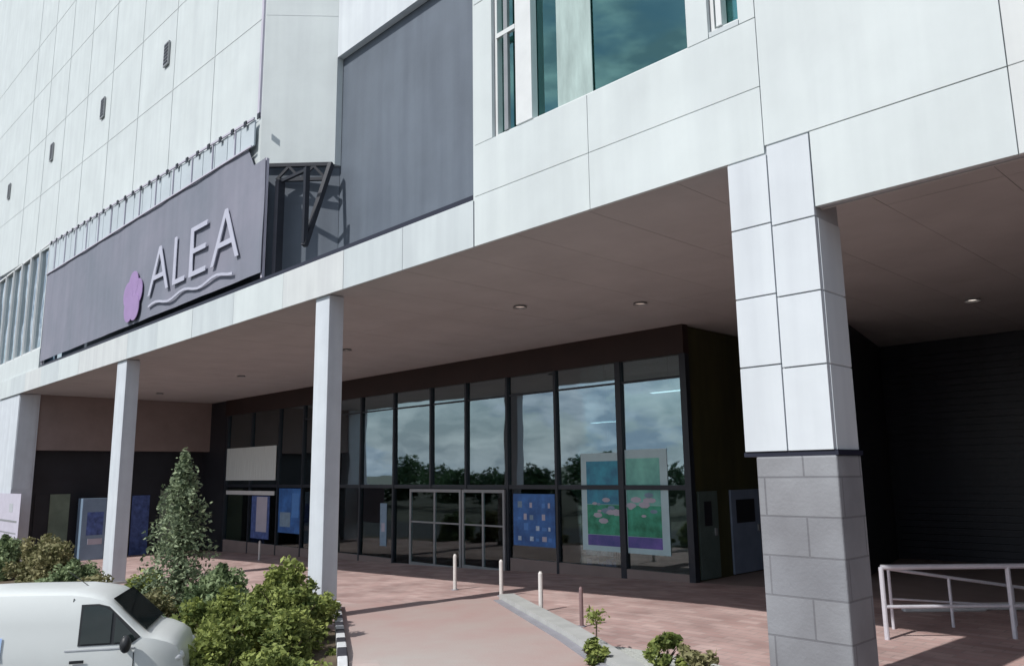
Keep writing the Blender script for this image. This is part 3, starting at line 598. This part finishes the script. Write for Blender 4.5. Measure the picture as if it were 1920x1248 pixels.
# ------------------------------------------------------------------ van
def van():
    f = Vector((.6914, .7224, 0)); t = thing('parked_van', 'small white van with a blue square logo parked in front of the bushes', 'van')
    nose = Vector((-11.95, 4.95)); ang = math.atan2(f.y, f.x) + math.radians(14)
    t.scale = (.95, .95, .95); t.location = (nose.x, nose.y, -.62); t.rotation_euler = (0, 0, ang)
    # local x forward (nose at 0), y left, so near side is -y
    prof = [(-4.25, .35), (-4.30, .75), (-4.28, 1.0), (-4.22, 1.62), (-4.10, 1.78), (-3.6, 1.84), (-2.4, 1.86), (-1.45, 1.83), (-1.12, 1.77), (-.98, 1.70), (-.50, 1.235), (-.30, 1.19), (-.10, 1.10), (-.015, .98), (.02, .75), (.03, .50), (-.02, .32)]
    hw = .86
    def half(x, z):
        w_ = hw
        if z > 1.0: w_ -= (z - 1.0) * .14 + max(0, z - 1.68) * .55
        if x > -.6: w_ -= (x + .6) ** 2 * .55
        if z < .5: w_ -= (.5 - z) * .2
        return max(w_, .1)
    bm = B(); stations = []
    Lf = []; 
    levels = 9
    xs_ = [-4.3, -4.22, -4.0, -3.5, -3, -2.5, -2, -1.5, -1.25, -1.08, -.95, -.8, -.65, -.5, -.35, -.2, -.08, .0, .03]
    import bisect
    def top(x):
        up = [p for p in prof[2:15]]
        for a, b in zip(up, up[1:]):
            if a[0] <= x <= b[0]: return a[1] + (b[1] - a[1]) * (x - a[0]) / max(1e-6, b[0] - a[0])
        return up[-1][1] if x > 0 else up[0][1]
    rows = []
    for x in xs_:
        tp = top(x); ring = []
        for k_ in range(levels): z = .30 + (tp - .05 - .30) * k_ / (levels - 1); ring.append((x, -half(x, z), z))
        hh = half(x, tp - .05)
        for fr in (-.93, -.8, -.4, 0, .4, .8, .93): ring.append((x, hh * fr, tp - .05 + .05 * (1 - abs(fr) ** 6)))
        for k_ in reversed(range(levels)): z = .30 + (tp - .05 - .30) * k_ / (levels - 1); ring.append((x, half(x, z), z))
        rows.append([bm.verts.new(p) for p in ring])
    nR = len(rows[0])
    for a, b in zip(rows, rows[1:]):
        for k_ in range(nR - 1): bm.faces.new((a[k_], b[k_], b[k_ + 1], a[k_ + 1]))
        bm.faces.new((a[-1], b[-1], b[0], a[0]))
    bm.faces.new(rows[0]); bm.faces.new(rows[-1][::-1]); bmesh.ops.recalc_face_normals(bm, faces=bm.faces[:])
    body = link('body', bm, 'van', t, smooth=True)
    m_ = body.modifiers.new('edge', 'EDGE_SPLIT'); m_.split_angle = math.radians(40)
    def side_poly(name, pts, m, off=.006, par=t, both=True):
        for sg in ((-1, 1) if both else (-1,)):
            bm = B(); vv = [bm.verts.new((x, sg * (half(x, z) + off), z)) for x, z in pts]; bm.faces.new(vv)
            r_ = bmesh.ops.extrude_face_region(bm, geom=bm.faces[:])
            for v in [g for g in r_['geom'] if isinstance(g, bmesh.types.BMVert)]: v.co.y += .006 * sg
            bmesh.ops.recalc_face_normals(bm, faces=bm.faces[:]); link(name, bm, m, par)
    side_poly('window_trim', [(-1.34, 1.12), (-.66, 1.12), (-.54, 1.20), (-.98, 1.62), (-1.12, 1.66), (-1.34, 1.66)], 'van_trim', .004)
    side_poly('side_window', [(-1.31, 1.145), (-.93, 1.145), (-.93, 1.55), (-1.02, 1.61), (-1.13, 1.635), (-1.31, 1.635)], 'van_glass', .018)
    side_poly('quarter_window', [(-.88, 1.145), (-.66, 1.145), (-.60, 1.20), (-.88, 1.49)], 'van_glass', .018)
    bm = B(); v = [bm.verts.new(p) for p in ((-.52, -.66, 1.25), (-.52, .66, 1.25), (-.985, .64, 1.685), (-.985, -.64, 1.685))]; bm.faces.new(v); bmesh.ops.translate(bm, vec=(.02, 0, .02), verts=bm.verts[:])
    r_ = bmesh.ops.extrude_face_region(bm, geom=bm.faces[:]); bmesh.ops.translate(bm, vec=(.008, 0, .008), verts=[g for g in r_['geom'] if isinstance(g, bmesh.types.BMVert)]); link('windscreen', bm, 'van_glass', t)
    for s_ in (-1, 1):
        bm = B(); bmesh.ops.create_uvsphere(bm, u_segments=14, v_segments=8, radius=1, matrix=Matrix.Translation((-.70, s_ * 1.0, 1.14)) @ Matrix.Diagonal((.075, .10, .12, 1))); bar(bm, (-.72, s_ * .82, 1.06), (-.71, s_ * .98, 1.08), .05, .04)
        link('mirror', bm, 'van_trim', t, smooth=True)
        bm = B(); bmesh.ops.create_uvsphere(bm, u_segments=14, v_segments=8, radius=1, matrix=Matrix.Translation((-.10, s_ * .58, .86)) @ Matrix.Diagonal((.13, .14, .10, 1))); link('headlight', bm, 'lamp', t, smooth=True)
    side_poly('door_seam', [(-1.56, .42), (-1.545, .42), (-1.45, 1.74), (-1.462, 1.74)], 'van_trim', .001); side_poly('door_seam', [(-.62, .55), (-.607, .55), (-.607, 1.0), (-.62, 1.0)], 'van_trim', .001)
    side_poly('door_seam', [(-2.9, .42), (-2.885, .42), (-2.885, 1.74), (-2.9, 1.74)], 'van_trim', .001)
    side_poly('door_handle', [(-1.42, .90), (-1.24, .90), (-1.24, .94), (-1.42, .94)], 'van_trim', .02)
    side_poly('sill_trim', [(-1.5, 1.06), (-.60, 1.06), (-.60, 1.075), (-1.5, 1.075)], 'seam', .004); side_poly('side_stripe', [(-4.1, .56), (-.4, .56), (-.4, .61), (-4.1, .61)], 'van_trim', .008)
    side_poly('logo', [(-2.9, 1.0), (-2.28, 1.0), (-2.28, 1.28), (-2.9, 1.28)], 'logo_pale', .012, both=False)
    side_poly('logo', [(-2.85, 1.03), (-2.36, 1.03), (-2.36, 1.25), (-2.85, 1.25)], 'logo_blue', .03, both=False)
    side_poly('fuel_flap', [(-3.7, .95), (-3.52, .95), (-3.52, 1.13), (-3.7, 1.13)], 'seam', .002, both=False)
    side_poly('sliding_rail', [(-4.1, 1.12), (-2.95, 1.12), (-2.95, 1.14), (-4.1, 1.14)], 'van_trim', .004)
    bm = B(); tube(bm, (-1.45, 0, 1.82), (-1.75, 0, 2.05), .006, .004, 6); link('aerial', bm, 'van_trim', t)
    for x in (-.78, -3.5):
        for s_ in (-1, 1):
            rot = Matrix.Translation((x, s_ * .76, .31)) @ Matrix.Rotation(math.pi / 2, 4, 'X')
            bm = B(); bmesh.ops.create_cone(bm, cap_ends=True, segments=28, radius1=.31, radius2=.31, depth=.2, matrix=rot); wh = link('wheel', bm, 'tyre', t, bevel=.03)
            bm = B(); bmesh.ops.create_cone(bm, cap_ends=True, segments=20, radius1=.2, radius2=.2, depth=.22, matrix=rot); link('rim', bm, 'rim', wh)
van()

# ------------------------------------------------------------------ vegetation
def leaves(n, sampler, size, rnd, aspect=.55):
    co = []; fa = []; tone = []
    for i in range(n):
        p, tn = sampler(rnd)
        s = size * rnd.choice((.5, .8, 1, 1, 1.25, 1.6)) * rnd.uniform(.85, 1.15)
        a = Vector((rnd.gauss(0, 1), rnd.gauss(0, 1), rnd.gauss(0, .6))).normalized(); b = a.cross(Vector((rnd.gauss(0, 1), rnd.gauss(0, 1), rnd.gauss(0, 1)))).normalized()
        k = len(co); up = a.cross(b) * s * .12
        co += [p - a * s, p + b * s * aspect + up, p + a * s, p - b * s * aspect + up]; fa.append((k, k + 1, k + 2, k + 3)); tone += [tn] * 4
    me = bpy.data.meshes.new('foliage'); me.from_pydata(co, [], fa); at = me.attributes.new('tone', 'FLOAT', 'POINT'); at.data.foreach_set('value', tone)
    return me
def blob_sampler(rx, rz, seed, clumps=26, h0=0.):
    r0 = random.Random(seed); cl = []
    for _ in range(clumps):
        a = r0.uniform(0, math.tau); u = r0.uniform(0, 1) ** .6; e = r0.uniform(-.1, 1.45)
        cl.append((Vector((math.cos(a) * math.cos(e) * rx * u, math.sin(a) * math.cos(e) * rx * u, h0 + math.sin(max(e, 0)) * rz * (.55 + .45 * u) + .08)), r0.uniform(.14, .3) * rx, r0.uniform(-.28, .28)))
    def f(rnd):
        c, r, t = rnd.choice(cl); d = Vector((rnd.gauss(0, 1), rnd.gauss(0, 1), rnd.gauss(0, 1))).normalized() * r * rnd.uniform(.5, 1.08)
        p = c + d; p.z = max(p.z, .01); return p, max(0, min(1, .5 + t + rnd.gauss(0, .22)))
    return f
def stems_bm(n, rx, rz, r0):
    bm = B()
    for _ in range(n):
        a = r0.uniform(0, math.tau); q = Vector((math.cos(a) * rx * .6, math.sin(a) * rx * .6, rz * r0.uniform(.5, .85))); m_ = q * .5 + Vector((0, 0, rz * .1))
        tube(bm, (0, 0, -.1), m_, .018, .012, 6); tube(bm, m_, q, .012, .005, 6)
    return bm
def add_plant(name, me_f, me_s, mf, loc, rz, sc, label, cat, group):
    t = thing(name, label, cat, loc, rz, group); t.scale = sc
    a = bpy.data.objects.new('foliage', me_f); COL.objects.link(a); a.parent = t
    b = bpy.data.objects.new('stem', me_s); COL.objects.link(b); b.parent = t
    return t
protos = []
for sd_, mt in ((11, 'leaf_y'), (12, 'leaf_y'), (13, 'leaf_b'), (14, 'leaf_g')):
    r_ = random.Random(sd_); me = leaves(6500, blob_sampler(.8, .85, sd_, 34), .042, r_); me.materials.append(M[mt])
    sb = stems_bm(9, .8, .85, r_); ms = bpy.data.meshes.new('stem'); sb.to_mesh(ms); sb.free(); ms.materials.append(M['bark']); protos.append((me, ms))
bushes = [
    (0, -13.55, 7.30, 1.0, 1.15, 'yellow green bush at the foot of the nearer slim column'),
    (1, -12.35, 6.75, 1.0, .95, 'rounded yellow green bush beside the top of the black and white kerb'),
    (0, -11.35, 6.15, .95, .90, 'yellow green bush halfway along the black and white kerb'),
    (1, -10.35, 5.55, .95, .95, 'yellow green bush at the bottom end of the black and white kerb'),
    (0, -11.9, 5.35, 1.0, 1.05, 'yellow green bush just beyond the nose of the white van'),
    (1, -9.75, 4.75, .75, .85, 'low yellow green bush overlapping the front bumper of the van'),
    (1, -13.2, 6.0, 1.05, 1.15, 'tall yellow green bush in the middle of the planted bed'),
    (3, -14.9, 6.9, 1.05, 1.15, 'grey green bush right against the conical tree'),
    (0, -15.2, 8.0, .8, .85, 'small bush between the conical tree and the nearer column'),
    (3, -14.6, 5.4, 1.0, 1.0, 'grey green bush above the windscreen of the van'),
    (2, -16.6, 6.0, 1.0, .95, 'mixed green bush left of the conical tree trunk'),
    (0, -18.4, 6.6, 1.0, .85, 'yellow green bush just right of the farther column foot'),
    (2, -20.6, 6.3, 1.0, .85, 'mixed green bush in front of the farther column foot'),
    (3, -23.2, 6.5, 1.1, .95, 'dark green bush above the middle of the van roof'),
    (2, -26.0, 6.8, 1.2, 1.1, 'brownish flowering bush above the van roof'),
    (2, -29.2, 7.2, 1.3, 1.1, 'brownish flowering bush below the end of the arcade'),
    (3, -32.2, 7.0, 1.3, 1.15, 'green bush nearest the left picture edge'),
]
for (k_, x, y, s, sz, lab) in bushes:
    add_plant('shrub', *protos[k_], None, (x, y, gz(x, y) - .02), random.uniform(0, 6), (s, s, s * sz), lab, 'bush', 'bushes in the planted bed')
# conical young tree
r_ = random.Random(31)
def cone_s(rnd):
    h = 3.35; z = .25 + (h - .25) * rnd.random() ** 1.25; lay = math.floor(z / .21) * 1.7; rr = 1.02 * (1 - z / h) ** .62 + .05
    lay += 0
    a = rnd.uniform(0, math.tau); lob = .60 + .45 * math.sin(a * 3 + lay) ; u = rnd.uniform(.15, 1) ** .55
    x = math.cos(a) * rr * lob * u; y = math.sin(a) * rr * lob * u
    return Vector((x, y, z + rnd.gauss(0, .09) - .12 * u)), max(0, min(1, .42 + .25 * math.sin(a * 5 + lay * 2) + rnd.gauss(0, .25)))
me = leaves(7500, cone_s, .046, r_, .5); me.materials.append(leafmat('leaf_tree', (.07, .10, .055), (.42, .50, .31)))
bm = B(); tube(bm, (0, 0, -.2), (.03, 0, 1.7), .06, .035, 8); tube(bm, (.03, 0, 1.7), (0, .02, 3.3), .035, .008, 8)
for i in range(26):
    z = .4 + i * .11; a = i * 2.4; q = .75 * (1 - z / 3.5); tube(bm, (.02, 0, z), (math.cos(a) * q, math.sin(a) * q, z + .12), .014, .004, 5)
ms = bpy.data.meshes.new('trunk'); bm.to_mesh(ms); bm.free(); ms.materials.append(M['bark'])
x, y = -17.15, 6.8
t = thing('conifer_tree', 'slender conical grey green young tree rising in front of the arcade', 'tree', (x, y, gz(x, y)))
for n_, m_ in (('crown', me), ('trunk', ms)): a = bpy.data.objects.new(n_, m_); COL.objects.link(a); a.parent = t
# small plants bottom right on white gravel
bm = B(); r_ = random.Random(8)
ring = [(-8.9 + 2.1 + 2.3 * math.cos(a) * (1 + .06 * math.sin(3 * a)), 8.9 + .95 * math.sin(a) - .10 * math.cos(a)) for a in [i / 40 * math.tau for i in range(40)]]
prism(bm, ring, -.02, .035); o = link('gravel_bed', bm, 'gravel'); tag(o, 'pale gravel bed round the small plants', None, None, 'structure')
def small(seed, n, rx, rz, mt, size, loc, lab, name='seedling_plant'):
    r_ = random.Random(seed); me = leaves(n, blob_sampler(rx, rz, seed, 14), size, r_); me.materials.append(M[mt])
    sb = stems_bm(7, rx, rz, r_); ms = bpy.data.meshes.new('stem'); sb.to_mesh(ms); sb.free(); ms.materials.append(M['bark'])
    return add_plant(name, me, ms, None, (*loc, gz(*loc) + .03), 0, (1, 1, 1), lab, 'plant', 'small plants on the gravel')
small(41, 900, .30, .38, 'leaf_y', .04, (-6.55, 8.95), 'small yellow green plant left of the pillar, nearer the picture centre', 'small_shrub')
small(42, 900, .32, .34, 'leaf_b', .04, (-6.0, 8.98), 'small brownish yellow plant closest to the stone pillar', 'small_shrub')
small(44, 700, .28, .22, 'leaf_y', .04, (-7.55, 8.75), 'low yellow green tuft at the end of the pale kerb', 'small_shrub')
sap = thing('sapling', 'thin young sapling with a small leafy top beside the reddish post', 'sapling', (-7.95, 9.25, gz(-7.95, 9.25) + .03), group='small plants on the gravel')
bm = B(); tube(bm, (0, 0, 0), (.02, .01, .42), .014, .01, 6); tube(bm, (.02, .01, .40), (-.05, .02, .56), .008, .004, 6); link('stem', bm, 'bark', sap)
me = leaves(170, lambda r: (Vector((r.gauss(0, .07), r.gauss(0, .07), .50 + r.gauss(0, .06))), min(1, max(0, r.gauss(.6, .25)))), .03, random.Random(4)); me.materials.append(M['leaf_y']); a = bpy.data.objects.new('foliage', me); COL.objects.link(a); a.parent = sap
# wood across the street, seen mirrored in the glass
r_ = random.Random(77); cl = [(Vector((-95 + i * 1.9 + r_.uniform(-1, 1), -34 + r_.uniform(-4, 4), r_.uniform(.2, 2.6))), r_.uniform(1.4, 2.4), r_.uniform(-.3, .3)) for i in range(60)]
def wood(rnd):
    c, r, t = rnd.choice(cl); d = Vector((rnd.gauss(0, 1), rnd.gauss(0, 1), rnd.gauss(0, 1))).normalized() * r * rnd.uniform(.4, 1.1); p = c + d; p.z = max(-.8, p.z); return p, max(0, min(1, .5 + t + rnd.gauss(0, .2)))
me = leaves(30000, wood, .24, r_, .7); me.materials.append(M['leaf_d']); o = bpy.data.objects.new('tree_belt', me); COL.objects.link(o)
tag(o, 'belt of dark trees across the street mirrored in the glass front', 'trees', None, 'stuff')
